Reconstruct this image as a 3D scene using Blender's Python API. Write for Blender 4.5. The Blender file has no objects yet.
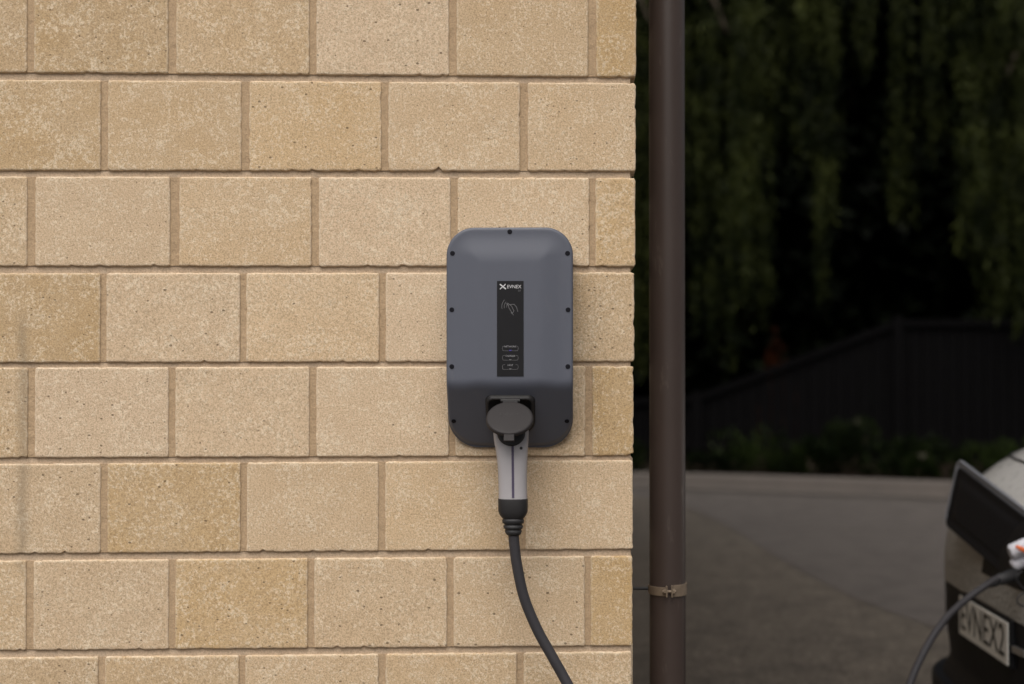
import bpy, bmesh, math, random
from mathutils import Vector, Matrix, noise, Euler
random.seed(7)
R = math.radians
sc = bpy.context.scene
COL = sc.collection

# ------------------------------------------------------------------ camera
F = 1422.0
CAM_LOC = Vector((0.082, -2.56, 1.35))
CAM_ROT = Euler((R(90 + 0.65), 0, R(1.84)), 'XYZ')
cd = bpy.data.cameras.new('camera'); cam = bpy.data.objects.new('camera', cd); COL.objects.link(cam)
cam.location = CAM_LOC; cam.rotation_euler = CAM_ROT
cd.sensor_width = 36; cd.lens = F * 36 / 1024; cd.clip_end = 500; cd.clip_start = 0.05
cd.dof.use_dof = True; cd.dof.focus_distance = 2.53; cd.dof.aperture_fstop = 2.5
sc.camera = cam
MR = CAM_ROT.to_matrix()
def ray(px, py):
    return MR @ Vector(((px - 512) / F, -(py - 342) / F, -1))
def at(px, py, y=0.0):                       # point where the sight line meets the plane y
    d = ray(px, py); return CAM_LOC + d * ((y - CAM_LOC.y) / d.y)
def atd(px, py, Z):                          # point at depth Z
    return CAM_LOC + ray(px, py) * Z

# ------------------------------------------------------------------ helpers
def tag(o, label=None, cat=None, group=None, kind=None):
    if label: o['label'] = label
    if cat: o['category'] = cat
    if group: o['group'] = group
    if kind: o['kind'] = kind
    return o
def empty(name, loc=(0, 0, 0), **k):
    o = bpy.data.objects.new(name, None); COL.objects.link(o); o.location = loc
    o.empty_display_size = 0.1
    return tag(o, **k)
class MB:
    def __init__(s): s.v = []; s.f = []; s.c = []
    def add(s, vs, fs):
        n = len(s.v); s.v += [tuple(v) for v in vs]; s.f += [tuple(i + n for i in f) for f in fs]
    def box(s, a, b, M=None):
        vs = [Vector((x, y, z)) for x in (a[0], b[0]) for y in (a[1], b[1]) for z in (a[2], b[2])]
        if M: vs = [M @ v for v in vs]
        s.add(vs, [(0,1,3,2),(4,6,7,5),(0,4,5,1),(2,3,7,6),(0,2,6,4),(1,5,7,3)])
    def tube(s, pts, rad, n=12, cap=True, sx=1.0):
        pts = [Vector(p) for p in pts]; rads = rad if isinstance(rad, (list, tuple)) else [rad] * len(pts)
        up = None; rings = []
        for i, p in enumerate(pts):
            t = (pts[min(i+1, len(pts)-1)] - pts[max(i-1, 0)]).normalized()
            if up is None:
                up = Vector((0, 0, 1)) if abs(t.z) < .9 else Vector((0, 1, 0))
            a = (up - t * up.dot(t)).normalized(); up = a; b = t.cross(a)
            rings.append([p + (a * math.cos(q) + b * math.sin(q) * sx) * rads[i] for q in [2*math.pi*k/n for k in range(n)]])
        s.loft(rings, cap)
    def loft(s, rings, cap=True):
        n = len(rings[0]); base = len(s.v)
        for r in rings: s.v += [tuple(p) for p in r]
        for i in range(len(rings) - 1):
            for k in range(n):
                k2 = (k + 1) % n
                s.f.append((base+i*n+k, base+i*n+k2, base+(i+1)*n+k2, base+(i+1)*n+k))
        if cap:
            s.f.append(tuple(base + k for k in reversed(range(n))))
            s.f.append(tuple(base + (len(rings)-1)*n + k for k in range(n)))
    def cyl(s, c, axis, r, h, n=24, r2=None):
        axis = Vector(axis).normalized(); c = Vector(c)
        s.tube([c, c + axis * h], [r, r if r2 is None else r2], n)
    def build(s, name, mat, parent=None, smooth=False, bevel=0, fix=True, subsurf=0):
        me = bpy.data.meshes.new(name); me.from_pydata(s.v, [], s.f); me.update()
        if fix:
            bm = bmesh.new(); bm.from_mesh(me); bmesh.ops.recalc_face_normals(bm, faces=bm.faces); bm.to_mesh(me); bm.free()
        o = bpy.data.objects.new(name, me); COL.objects.link(o)
        if mat: me.materials.append(mat)
        if smooth:
            for p in me.polygons: p.use_smooth = True
        if bevel:
            m = o.modifiers.new('bevel', 'BEVEL'); m.width = bevel; m.segments = 3; m.limit_method = 'ANGLE'; m.angle_limit = R(35)
            for p in me.polygons: p.use_smooth = True
            me.set_sharp_from_angle(angle=R(50)) if hasattr(me, 'set_sharp_from_angle') else None
        if subsurf:
            m = o.modifiers.new('sub', 'SUBSURF'); m.levels = subsurf; m.render_levels = subsurf
        if parent: o.parent = parent; o.matrix_parent_inverse = Matrix.Identity(4) if parent.location.length == 0 else Matrix.Translation(-parent.location)
        return o

def text_mesh(name, body, size, mat, M, parent, extrude=0.0004, width=None, bold=0.0):
    cu = bpy.data.curves.new('t', 'FONT'); cu.body = body; cu.size = size; cu.extrude = extrude
    cu.offset = 0; cu.align_x = 'CENTER'; cu.align_y = 'CENTER'; cu.resolution_u = 3
    tmp = bpy.data.objects.new('t', cu); COL.objects.link(tmp)
    dg = bpy.context.evaluated_depsgraph_get()
    me = bpy.data.meshes.new_from_object(tmp.evaluated_get(dg)); me.name = name
    bpy.data.objects.remove(tmp); bpy.data.curves.remove(cu)
    if width:
        xs = [v.co.x for v in me.vertices]; k = width / (max(xs) - min(xs)); c = (max(xs) + min(xs)) / 2
        for v in me.vertices: v.co.x = (v.co.x - c) * k
    me.transform(M); me.materials.clear(); me.materials.append(mat)
    o = bpy.data.objects.new(name, me); COL.objects.link(o)
    if parent: o.parent = parent; o.matrix_parent_inverse = Matrix.Translation(-parent.matrix_world.translation) if parent.type != 'EMPTY' else Matrix.Translation(-parent.location)
    return o

# ------------------------------------------------------------------ materials
def new_mat(name):
    m = bpy.data.materials.new(name); m.use_nodes = True
    nt = m.node_tree; return m, nt, nt.nodes['Principled BSDF']
def nd(nt, t, **k):
    n = nt.nodes.new(t)
    for a, b in k.items(): setattr(n, a, b)
    return n
def ramp(nt, src, p0, p1, c0=(0,0,0,1), c1=(1,1,1,1)):
    r = nd(nt, 'ShaderNodeValToRGB'); r.color_ramp.elements[0].position = p0; r.color_ramp.elements[1].position = p1
    r.color_ramp.elements[0].color = c0; r.color_ramp.elements[1].color = c1
    nt.links.new(src, r.inputs[0]); return r.outputs[0]
def mixc(nt, fac, a, b, mode='MIX'):
    m = nd(nt, 'ShaderNodeMix', data_type='RGBA', blend_type=mode)
    for i, x in ((0, fac), (6, a), (7, b)):
        if hasattr(x, 'is_output'): nt.links.new(x, m.inputs[i])
        else: m.inputs[i].default_value = x if i == 0 else (*x[:3], 1)
    return m.outputs[2]
def tex(nt, coord, scale, detail=4, rough=.6, dist=0, kind='ShaderNodeTexNoise'):
    n = nd(nt, kind); n.inputs['Scale'].default_value = scale
    if kind == 'ShaderNodeTexNoise':
        n.inputs['Detail'].default_value = detail; n.inputs['Roughness'].default_value = rough; n.inputs['Distortion'].default_value = dist
    nt.links.new(coord, n.inputs['Vector']); return n
def bump(nt, b, h, strength, dist, prev=None):
    n = nd(nt, 'ShaderNodeBump'); n.inputs['Strength'].default_value = strength; n.inputs['Distance'].default_value = dist
    nt.links.new(h, n.inputs['Height'])
    if prev: nt.links.new(prev, n.inputs['Normal'])
    nt.links.new(n.outputs[0], b.inputs['Normal']); return n.outputs[0]

def simple(name, col, rough=.5, metal=0, vary=.12, scale=30, bmp=0.0, bscale=200, coat=0, spec=.5, dust=None):
    m, nt, b = new_mat(name)
    tc = nd(nt, 'ShaderNodeTexCoord').outputs['Object']
    n = tex(nt, tc, scale)
    c = mixc(nt, n.outputs[0], [x * (1 - vary) for x in col], [min(1, x * (1 + vary)) for x in col])
    nt.links.new(c, b.inputs['Base Color'])
    r = nd(nt, 'ShaderNodeMapRange'); r.inputs[3].default_value = rough * .88; r.inputs[4].default_value = min(1, rough * 1.12)
    nt.links.new(n.outputs[0], r.inputs[0]); nt.links.new(r.outputs[0], b.inputs['Roughness'])
    b.inputs['Metallic'].default_value = metal; b.inputs['Coat Weight'].default_value = coat
    b.inputs['Specular IOR Level'].default_value = spec
    if dust:
        mp = nd(nt, 'ShaderNodeMapping'); mp.inputs['Scale'].default_value = (1, 1, .22); nt.links.new(tc, mp.inputs[0])
        dm = ramp(nt, tex(nt, mp.outputs[0], dust[1], 6, .75).outputs[0], .58, .74)
        ml = nd(nt, 'ShaderNodeMath', operation='MULTIPLY'); nt.links.new(dm, ml.inputs[0]); ml.inputs[1].default_value = dust[0]
        nt.links.new(mixc(nt, ml.outputs[0], c, (.30, .26, .22)), b.inputs['Base Color'])
    if bmp: bump(nt, b, tex(nt, tc, bscale, 3).outputs[0], bmp, .0006)
    return m

def brick_mat():
    m, nt, b = new_mat('tan_brick')
    tc = nd(nt, 'ShaderNodeTexCoord').outputs['Object']
    at_ = nd(nt, 'ShaderNodeAttribute', attribute_name='tint')
    sep = nd(nt, 'ShaderNodeSeparateColor'); nt.links.new(at_.outputs['Color'], sep.inputs[0])
    # offset the texture per brick so no two share their marks
    comb = nd(nt, 'ShaderNodeCombineXYZ'); nt.links.new(sep.outputs[2], comb.inputs[1])
    add = nd(nt, 'ShaderNodeVectorMath', operation='MULTIPLY_ADD'); nt.links.new(comb.outputs[0], add.inputs[0])
    add.inputs[1].default_value = (40, 40, 40); nt.links.new(tc, add.inputs[2]); co = add.outputs[0]
    base = mixc(nt, sep.outputs[0], (.665, .515, .370), (.575, .395, .200))
    # broad blotches
    big = tex(nt, co, 9, 3, .55).outputs[0]
    base = mixc(nt, ramp(nt, big, .35, .68), base, mixc(nt, .4, base, (.67, .525, .370)))
    # brightness per brick
    bc = nd(nt, 'ShaderNodeCombineColor'); [nt.links.new(sep.outputs[1], bc.inputs[i]) for i in range(3)]
    base = mixc(nt, 1.0, base, bc.outputs[0], 'MULTIPLY')
    # pale worm-like flecks
    mp = nd(nt, 'ShaderNodeMapping'); mp.inputs['Scale'].default_value = (1.0, 1, 1); nt.links.new(co, mp.inputs[0])
    fl = tex(nt, mp.outputs[0], 150, 6, .74, .5).outputs[0]
    dens = tex(nt, co, 22, 3, .6).outputs[0]
    sm = nd(nt, 'ShaderNodeMath', operation='MULTIPLY_ADD'); nt.links.new(dens, sm.inputs[0]); sm.inputs[1].default_value = .32; nt.links.new(fl, sm.inputs[2])
    fmask = ramp(nt, sm.outputs[0], .675, .77)
    base = mixc(nt, fmask, base, mixc(nt, .52, base, (.86, .75, .59)))
    # darker fine grain
    gr = tex(nt, co, 330, 3, .8).outputs[0]
    gm = ramp(nt, gr, .32, .56, (.60, .57, .52, 1), (1.05, 1.05, 1.05, 1))
    base = mixc(nt, 1, base, gm, 'MULTIPLY')
    # pits
    vo = nd(nt, 'ShaderNodeTexVoronoi'); vo.inputs['Scale'].default_value = 125; vo.inputs['Randomness'].default_value = 1
    mp2 = nd(nt, 'ShaderNodeMapping'); mp2.inputs['Scale'].default_value = (.75, 1, 1.1); nt.links.new(co, mp2.inputs[0]); nt.links.new(mp2.outputs[0], vo.inputs['Vector'])
    vs = nd(nt, 'ShaderNodeSeparateColor'); nt.links.new(vo.outputs['Color'], vs.inputs[0])
    sel = nd(nt, 'ShaderNodeMath', operation='GREATER_THAN'); nt.links.new(vs.outputs[0], sel.inputs[0]); sel.inputs[1].default_value = .85
    rad = nd(nt, 'ShaderNodeMath', operation='MULTIPLY'); nt.links.new(vs.outputs[1], rad.inputs[0]); rad.inputs[1].default_value = .27
    ins = nd(nt, 'ShaderNodeMath', operation='LESS_THAN'); nt.links.new(vo.outputs['Distance'], ins.inputs[0]); nt.links.new(rad.outputs[0], ins.inputs[1])
    pit = nd(nt, 'ShaderNodeMath', operation='MULTIPLY'); nt.links.new(sel.outputs[0], pit.inputs[0]); nt.links.new(ins.outputs[0], pit.inputs[1])
    pf = nd(nt, 'ShaderNodeMath', operation='MULTIPLY'); nt.links.new(pit.outputs[0], pf.inputs[0]); pf.inputs[1].default_value = .72
    base = mixc(nt, pf.outputs[0], base, (.10, .065, .035))
    # paler worn arrises
    ew = nd(nt, 'ShaderNodeMath', operation='MULTIPLY'); nt.links.new(at_.outputs['Alpha'], ew.inputs[0]); nt.links.new(ramp(nt, tex(nt, co, 60, 4, .7).outputs[0], .38, .6), ew.inputs[1])
    ew2 = nd(nt, 'ShaderNodeMath', operation='MULTIPLY'); nt.links.new(ew.outputs[0], ew2.inputs[0]); ew2.inputs[1].default_value = .55
    base = mixc(nt, ew2.outputs[0], base, (.74, .64, .50))
    # greyish run of dirt down the left blocks
    sx = nd(nt, 'ShaderNodeSeparateXYZ'); nt.links.new(tc, sx.inputs[0])
    x0 = at(23, 420).x
    wob = nd(nt, 'ShaderNodeMath', operation='MULTIPLY_ADD'); nt.links.new(tex(nt, tc, 14, 3).outputs[0], wob.inputs[0]); wob.inputs[1].default_value = .02; nt.links.new(sx.outputs[0], wob.inputs[2])
    d1 = nd(nt, 'ShaderNodeMath', operation='SUBTRACT'); nt.links.new(wob.outputs[0], d1.inputs[0]); d1.inputs[1].default_value = x0 + .01
    d2 = nd(nt, 'ShaderNodeMath', operation='ABSOLUTE'); nt.links.new(d1.outputs[0], d2.inputs[0])
    st = ramp(nt, d2.outputs[0], .0, .017, (1, 1, 1, 1), (0, 0, 0, 1))
    zz = nd(nt, 'ShaderNodeMapRange', interpolation_type='SMOOTHSTEP'); nt.links.new(sx.outputs[2], zz.inputs[0]); zz.inputs[1].default_value = at(0, 300).z; zz.inputs[2].default_value = at(0, 340).z
    zl = nd(nt, 'ShaderNodeMapRange', interpolation_type='SMOOTHSTEP'); nt.links.new(sx.outputs[2], zl.inputs[0]); zl.inputs[1].default_value = at(0, 590).z; zl.inputs[2].default_value = at(0, 545).z
    s1 = nd(nt, 'ShaderNodeMath', operation='MULTIPLY'); nt.links.new(st, s1.inputs[0]); nt.links.new(zz.outputs[0], s1.inputs[1])
    s2 = nd(nt, 'ShaderNodeMath', operation='MULTIPLY'); nt.links.new(s1.outputs[0], s2.inputs[0]); nt.links.new(zl.outputs[0], s2.inputs[1])
    s3 = nd(nt, 'ShaderNodeMath', operation='MULTIPLY'); nt.links.new(s2.outputs[0], s3.inputs[0]); s3.inputs[1].default_value = .5
    base = mixc(nt, s3.outputs[0], base, (.25, .20, .14))
    nt.links.new(base, b.inputs['Base Color'])
    b.inputs['Roughness'].default_value = .93; b.inputs['Specular IOR Level'].default_value = .2
    n1 = bump(nt, b, tex(nt, co, 330, 4, .7).outputs[0], .55, .0016)
    n2 = bump(nt, b, fmask, .25, .0008, n1)
    iv = nd(nt, 'ShaderNodeMath', operation='SUBTRACT'); iv.inputs[0].default_value = 1; nt.links.new(pit.outputs[0], iv.inputs[1])
    bump(nt, b, iv.outputs[0], .6, .001, n2)
    return m

def mortar_mat(name='mortar', ca=(.47, .355, .25), cb=(.58, .455, .335)):
    m, nt, b = new_mat(name)
    tc = nd(nt, 'ShaderNodeTexCoord').outputs['Object']
    n = tex(nt, tc, 6, 4); n2 = tex(nt, tc, 300, 3, .7)
    c = mixc(nt, n.outputs[0], ca, cb)
    c = mixc(nt, 1, c, ramp(nt, n2.outputs[0], .3, .6, (.72, .72, .72, 1), (1.05, 1.05, 1.05, 1)), 'MULTIPLY')
    nt.links.new(c, b.inputs['Base Color']); b.inputs['Roughness'].default_value = .95; b.inputs['Specular IOR Level'].default_value = .2
    k = bump(nt, b, n2.outputs[0], .7, .0012); bump(nt, b, tex(nt, tc, 45, 3).outputs[0], .6, .006, k)
    return m

def asphalt_mat(name, c0, c1, fleck, scale):
    m, nt, b = new_mat(name)
    tc = nd(nt, 'ShaderNodeTexCoord').outputs['Object']
    big = tex(nt, tc, .7, 5, .65)
    c = mixc(nt, ramp(nt, big.outputs[0], .3, .7), c0, c1)
    v = nd(nt, 'ShaderNodeTexVoronoi'); v.inputs['Scale'].default_value = scale; nt.links.new(tc, v.inputs['Vector'])
    vs = nd(nt, 'ShaderNodeSeparateColor'); nt.links.new(v.outputs['Color'], vs.inputs[0])
    c = mixc(nt, ramp(nt, vs.outputs[0], .35, 1), c, fleck)
    c = mixc(nt, ramp(nt, tex(nt, tc, 5, 4, .7).outputs[0], .45, .75), c, [x * .7 for x in c0])
    nt.links.new(c, b.inputs['Base Color']); b.inputs['Roughness'].default_value = .85
    bump(nt, b, v.outputs['Distance'], .8, .006)
    return m

def leaf_mat(name, c0, c1, trans=.35, rough=.55):
    m, nt, b = new_mat(name)
    g = nd(nt, 'ShaderNodeNewGeometry'); tc = nd(nt, 'ShaderNodeTexCoord').outputs['Object']
    c = mixc(nt, g.outputs['Random Per Island'], c0, c1)
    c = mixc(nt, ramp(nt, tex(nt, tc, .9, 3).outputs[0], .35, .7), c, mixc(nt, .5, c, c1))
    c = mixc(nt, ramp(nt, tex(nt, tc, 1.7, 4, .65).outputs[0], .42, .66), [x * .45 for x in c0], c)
    nt.links.new(c, b.inputs['Base Color']); b.inputs['Roughness'].default_value = rough
    b.inputs['Specular IOR Level'].default_value = .08
    t = nd(nt, 'ShaderNodeBsdfTranslucent'); nt.links.new(c, t.inputs[0])
    mx = nd(nt, 'ShaderNodeMixShader'); mx.inputs[0].default_value = trans
    nt.links.new(b.outputs[0], mx.inputs[1]); nt.links.new(t.outputs[0], mx.inputs[2])
    nt.links.new(mx.outputs[0], nt.nodes['Material Output'].inputs[0])
    return m

M_brick = brick_mat(); M_mortar = mortar_mat(); M_mortar2 = mortar_mat('pointing', (.40, .28, .17), (.51, .375, .245))
M_roof = simple('dark_roof', (.05, .045, .045), .5)
M_gutter = simple('brown_paint', (.07, .052, .045), .45)
M_pipe = simple('pipe_brown', (.062, .044, .038), .42, vary=.10, scale=9, bmp=.15, bscale=60, dust=(.30, 30))
M_clip = simple('weathered_metal', (.26, .20, .145), .55, metal=.35, vary=.4, scale=60, bmp=.4)
M_screw = simple('black_screw', (.004, .004, .008), .6, spec=.2)
M_case = simple('slate_plastic', (.094, .102, .132), .50, dust=(.07, 26), vary=.03, scale=60, bmp=.10, bscale=900)
M_lower = simple('charcoal_plastic', (.04, .045, .052), .42, vary=.04, scale=60, bmp=.10, bscale=900)
M_label = simple('label_black', (.011, .011, .013), .4, vary=.04, spec=.3)
M_print = simple('label_print', (.62, .62, .64), .5)
M_printdim = simple('label_print_dim', (.17, .17, .18), .5)
M_blue = simple('blue_led', (.07, .06, .35), .4)
M_black = simple('black_rubber', (.018, .018, .020), .6, bmp=.2)
M_darkgrey = simple('dark_plastic', (.018, .017, .018), .55, spec=.35, bmp=.25, bscale=500, vary=.08)
M_lid = simple('lid_plastic', (.022, .019, .020), .62, spec=.35, bmp=.25, bscale=500, vary=.08)
M_handle = simple('handle_grey', (.35, .335, .35), .48, vary=.04, bmp=.12, bscale=600)
M_hose = simple('cable_sheath', (.040, .038, .043), .6, spec=.3, vary=.1, scale=20)
M_seam = simple('seam_purple', (.055, .04, .085), .5)
M_asph = asphalt_mat('coarse_asphalt', (.040, .031, .023), (.060, .048, .036), (.125, .104, .082), 75)
M_road = asphalt_mat('smooth_asphalt', (.058, .048, .043), (.074, .063, .057), (.10, .085, .075), 160)
M_kerb = simple('kerb_concrete', (.080, .068, .060), .9, vary=.3, scale=3, bmp=.6, bscale=80)
M_soil = simple('bark_soil', (.010, .0065, .0045), .95, spec=.05, vary=.5, scale=14, bmp=1, bscale=30)
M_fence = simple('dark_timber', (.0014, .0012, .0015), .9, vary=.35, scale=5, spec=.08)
M_bark = simple('willow_bark', (.045, .032, .02), .9, vary=.4, scale=8, bmp=1, bscale=20)
M_willow = leaf_mat('willow_leaf', (.013, .020, .005), (.090, .104, .029))
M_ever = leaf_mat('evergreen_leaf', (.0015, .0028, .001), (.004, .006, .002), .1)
M_shrub = leaf_mat('shrub_leaf', (.008, .015, .004), (.034, .050, .012))
M_rust = leaf_mat('rust_leaf', (.040, .012, .004), (.095, .026, .007))
M_petal = leaf_mat('petal', (.16, .15, .11), (.26, .24, .18))
M_white = simple('white_paint', (.72, .71, .70), .28, vary=.02, coat=1)
M_silverpanel = None
def nose_mat():
    m, nt, b = new_mat('textured_nose_panel')
    tc = nd(nt, 'ShaderNodeTexCoord').outputs['Object']
    v = nd(nt, 'ShaderNodeTexVoronoi'); v.inputs['Scale'].default_value = 90; nt.links.new(tc, v.inputs['Vector'])
    c = mixc(nt, v.outputs['Distance'], (.24, .235, .225), (.42, .41, .395)); nt.links.new(c, b.inputs['Base Color'])
    b.inputs['Roughness'].default_value = .4; b.inputs['Metallic'].default_value = .2
    bump(nt, b, v.outputs['Distance'], .8, .003); return m
M_nose = nose_mat()
M_blkplas = simple('black_trim', (.006, .006, .0075), .55, bmp=.3, spec=.2)
M_rim = simple('flap_rim', (.16, .165, .185), .35)
M_glass = simple('car_glass', (.012, .014, .016), .05, vary=0, coat=1)
M_alloy = simple('alloy', (.4, .4, .41), .3, metal=.9)
M_tyre = simple('tyre', (.02, .02, .02), .85, bmp=.5)
M_plate = simple('plate_white', (.60, .585, .55), .45, vary=.03)
M_plateink = simple('plate_black', (.01, .01, .01), .4)
M_lamp = simple('lamp_glass', (.35, .36, .38), .08, coat=1)
M_orange = simple('orange_print', (.75, .16, .04), .5)
M_plugwhite = simple('plug_white', (.58, .58, .64), .45)

# ------------------------------------------------------------------ brick building
XC = at(635, 342).x
bld = empty('brick_building', (0, 0, 0), label='tan block-brick building whose corner fills the left of the view, charger on its wall', cat='building')
class Bricks:
    def __init__(s): s.v = []; s.f = []; s.t = []
    def brick(s, a0, a1, z0f, z1f, tint, mp, depth=.06, step=.006, seed=0):
        # z0f / z1f: functions of a (bottom / top edge heights)
        L = a1 - a0; H = z1f(a0) - z0f(a0)
        def axis(L, step):
            e = [0, .0006, .0015, .003, .0055] if step < .02 else [0, .003]
            n = max(1, int((L - 2 * e[-1]) / step))
            mid = [e[-1] + (L - 2 * e[-1]) * i / n for i in range(1, n)]
            return e + mid + [L - x for x in reversed(e)]
        A = axis(L, step); B = axis(H, step); base = len(s.v); na, nb = len(A), len(B)
        rr = .0028; fine = step < .02
        def n3(x, y, z): return noise.noise(Vector((x, y, z)))
        for j, bz in enumerate(B):
            for i, ax in enumerate(A):
                a = a0 + ax; v = bz / H; z = z0f(a) * (1 - v) + z1f(a) * v
                eL, eR, eB, eT = ax, L - ax, bz, H - bz
                # rounded corners in the plane
                dl = min(eL, eR); dv = min(eB, eT)
                if fine:
                    def rag(t, sd, chip):
                        w = n3(t * 55, sd, seed) * .0008 + n3(t * 240, sd + 3, seed) * .0011
                        c = max(0, n3(t * 110, sd + 9, seed * 1.7) - .34) * .009 * chip
                        return w + c
                    fade = lambda e: max(0, 1 - e / .009)
                    a += rag(z, 1.3, .6) * fade(eL) - rag(z, 5.1, .6) * fade(eR)
                    z += rag(a, 11.7, 1.3) * fade(eB) - rag(a, 21.2, .5) * fade(eT)
                    # slight rounding of the corner
                    q = .004
                    if dl < q and dv < q:
                        k = (1 - dl / q) * (1 - dv / q) * .0013
                        a += k * (1 if eL < eR else -1); z += k * (1 if eB < eT else -1)
                e = min(dl, dv)
                d = 0.0
                if e < rr: d += rr * (1 - math.sqrt(max(0, 1 - (1 - e / rr) ** 2)))
                if fine: d += n3(a * 22, z * 22, seed) * .0007 + n3(a * 160, z * 160, seed + 4) * .0004
                s.v.append(tuple(mp(a, d, z))); s.t.append((*tint, max(0, 1 - min(dl, dv) / .0045)))
        for j in range(nb - 1):
            for i in range(na - 1):
                k = base + j * na + i; s.f.append((k, k + 1, k + na + 1, k + na))
        ring = [base + i for i in range(na)] + [base + j * na + na - 1 for j in range(1, nb)] + \
               [base + (nb - 1) * na + i for i in range(na - 2, -1, -1)] + [base + j * na for j in range(nb - 2, 0, -1)]
        edge = {}
        ij = [(i, 0) for i in range(na)] + [(na - 1, j) for j in range(1, nb)] + [(i, nb - 1) for i in range(na - 2, -1, -1)] + [(0, j) for j in range(nb - 2, 0, -1)]
        st = len(s.v); n = len(ring)
        for (i, j) in ij:
            a = a0 + A[i]; v = B[j] / H; z = z0f(a) * (1 - v) + z1f(a) * v
            s.v.append(tuple(mp(a, depth, z))); s.t.append((*tint, 0))
        for k in range(n):
            k2 = (k + 1) % n; s.f.append((ring[k2], ring[k], st + k, st + k2))
    def build(s, name, parent):
        me = bpy.data.meshes.new(name); me.from_pydata(s.v, [], s.f); me.update()
        ca = me.attributes.new('tint', 'FLOAT_COLOR', 'POINT')
        flat = [x for t in s.t for x in t]; ca.data.foreach_set('color', flat)
        bm = bmesh.new(); bm.from_mesh(me); bmesh.ops.recalc_face_normals(bm, faces=bm.faces); bm.to_mesh(me); bm.free()
        for p in me.polygons: p.use_smooth = True
        me.set_sharp_from_angle(angle=R(60))
        me.materials.append(M_brick); o = bpy.data.objects.new(name, me); COL.objects.link(o); o.parent = parent; return o
BK = Bricks()
front = lambda a, d, z: (a, d, z)
ret = lambda a, d, z: (XC - d, a, z)
# (bottom px at left, at right), (top px at left, at right)
rows_y = [((72.5, 76.8), (-15, -11)), ((170.3, 171.2), (79.7, 82.8)), ((266, 266.6), (176.3, 177.8)), ((362.6, 361.5), (273.2, 272.4)),
          ((457.8, 455.9), (367.6, 366.2)), ((553.8, 549.4), (464.0, 460.2)), ((650.5, 646.0), (560.6, 556.0)), ((747, 741), (657.6, 651.8))]
rows_x = [
 [(-107.5, 27), (33.7, 168.2), (176, 309.4), (316.2, 449), (456.3, 588.2), (596, 636.2)],
 [(-34.5, 100.6), (107.5, 241.5), (249, 381.4), (388, 520), (527.5, 635.8)],
 [(-106, 27), (35, 170), (179, 311.5), (318.5, 450.6), (457.6, 589.5), (595.2, 635.4)],
 [(-34.5, 100.2), (106, 240), (246, 379.2), (385.5, 518), (525, 634.3)],
 [(-106.5, 27.6), (34.5, 168.5), (175, 309.4), (316, 449), (455.5, 585.3), (592, 633.6)],
 [(-34, 100.5), (107, 240.5), (246.5, 378.6), (385, 518.5), (525.5, 632.9)],
 [(-107.5, 26), (33, 168.6), (175, 307.6), (314, 447), (453.5, 585), (590.5, 632.5)],
 [(-36.5, 98), (104.5, 239), (245, 378.5), (385.5, 517), (523.5, 631.9)]]
tints = [
 [(.6,.86), (.75,.84), (.55,.92), (.12,.98), (.5,.93), (.98,.92)],
 [(.7,.88), (.55,.92), (.66,1.0), (.38,.98), (.42,.98)],
 [(.45,.92), (.22,.95), (.45,.98), (.15,1.02), (.30,1.02), (.8,1.0)],
 [(.75,.86), (.22,.96), (.40,1.02), (.12,1.02), (.52,.94)],
 [(.5,.90), (.08,.96), (.22,.98), (.18,1.0), (.35,.96), (1.2,.93)],
 [(.35,.90), (.85,.90), (.35,.96), (.5,1.0), (.30,1.0)],
 [(.5,.92), (.28,.92), (.85,.95), (.35,.95), (.35,.97), (1.25,.95)],
 [(.5,.86), (.55,.90), (.4,.95), (.5,.95), (.5,.95)]]
def zline(pl, pr):
    A = at(20, pl); B = at(620, pr); k = (B.z - A.z) / (B.x - A.x)
    return lambda x: A.z + k * (x - A.x)
def rnd_t(): return (random.uniform(.1, .9), random.uniform(.88, 1.02), random.random())
P = .2515; XW = -5.0
row_z = []; JV = MB()
for r in range(8):
    zb = zline(*rows_y[r][0]); zt = zline(*rows_y[r][1])
    mid = (rows_y[r][0][0] + rows_y[r][1][0]) / 2
    xs = rows_x[r]
    for i, (a, b) in enumerate(xs):
        x0 = at(a, mid).x; x1 = at(b, mid).x
        last = i == len(xs) - 1
        if i == 0: firstx = x0
        if i: JV.box((px1 - .004, .0035 + random.uniform(-.0004, .0006), zb(x0) + .001), (x0 + .004, .03, zt(x0) - .001))
        px1 = x1
        BK.brick(x0, x1, zb, zt, (*tints[r][i], random.random()), front, depth=(.235 if r % 2 == 0 else .073) if last else .06, step=.006, seed=r * 13 + i * 7 + 1)
    b0 = zb(-1); t0 = zt(-1); x = firstx - .013
    while x > XW:
        BK.brick(max(x - .238, XW), x, lambda a, b0=b0: b0, lambda a, t0=t0: t0, rnd_t(), front, step=.05); x -= P
    zbc, ztc = zb(XC), zt(XC); y = .248 if r % 2 == 0 else .086
    while y < 7.9:
        BK.brick(y, min(y + .238, 8), lambda a: zbc, lambda a: ztc, rnd_t(), ret, step=.05); y += P
    row_z.append((zbc, ztc))
CP = (row_z[0][0] - row_z[6][0]) / 6; BH = .158
EAVE = 4.6
def far_row(zb, zt, odd):
    x = XC
    w = .2 if odd else .073
    BK.brick(x - w, x, lambda a: zb, lambda a: zt, rnd_t(), front, depth=.073 if odd else .235, step=.05); x -= w + .013
    while x > XW:
        BK.brick(max(x - .238, XW), x, lambda a: zb, lambda a: zt, rnd_t(), front, step=.05); x -= P
    y = .086 if odd else .248
    while y < 7.9:
        BK.brick(y, min(y + .238, 8), lambda a: zb, lambda a: zt, rnd_t(), ret, step=.05); y += P
k = 1
while row_z[0][1] + k * CP < EAVE:
    zb = row_z[0][0] + k * CP; far_row(zb, zb + BH, k % 2 == 1); k += 1
k = 1
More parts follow.
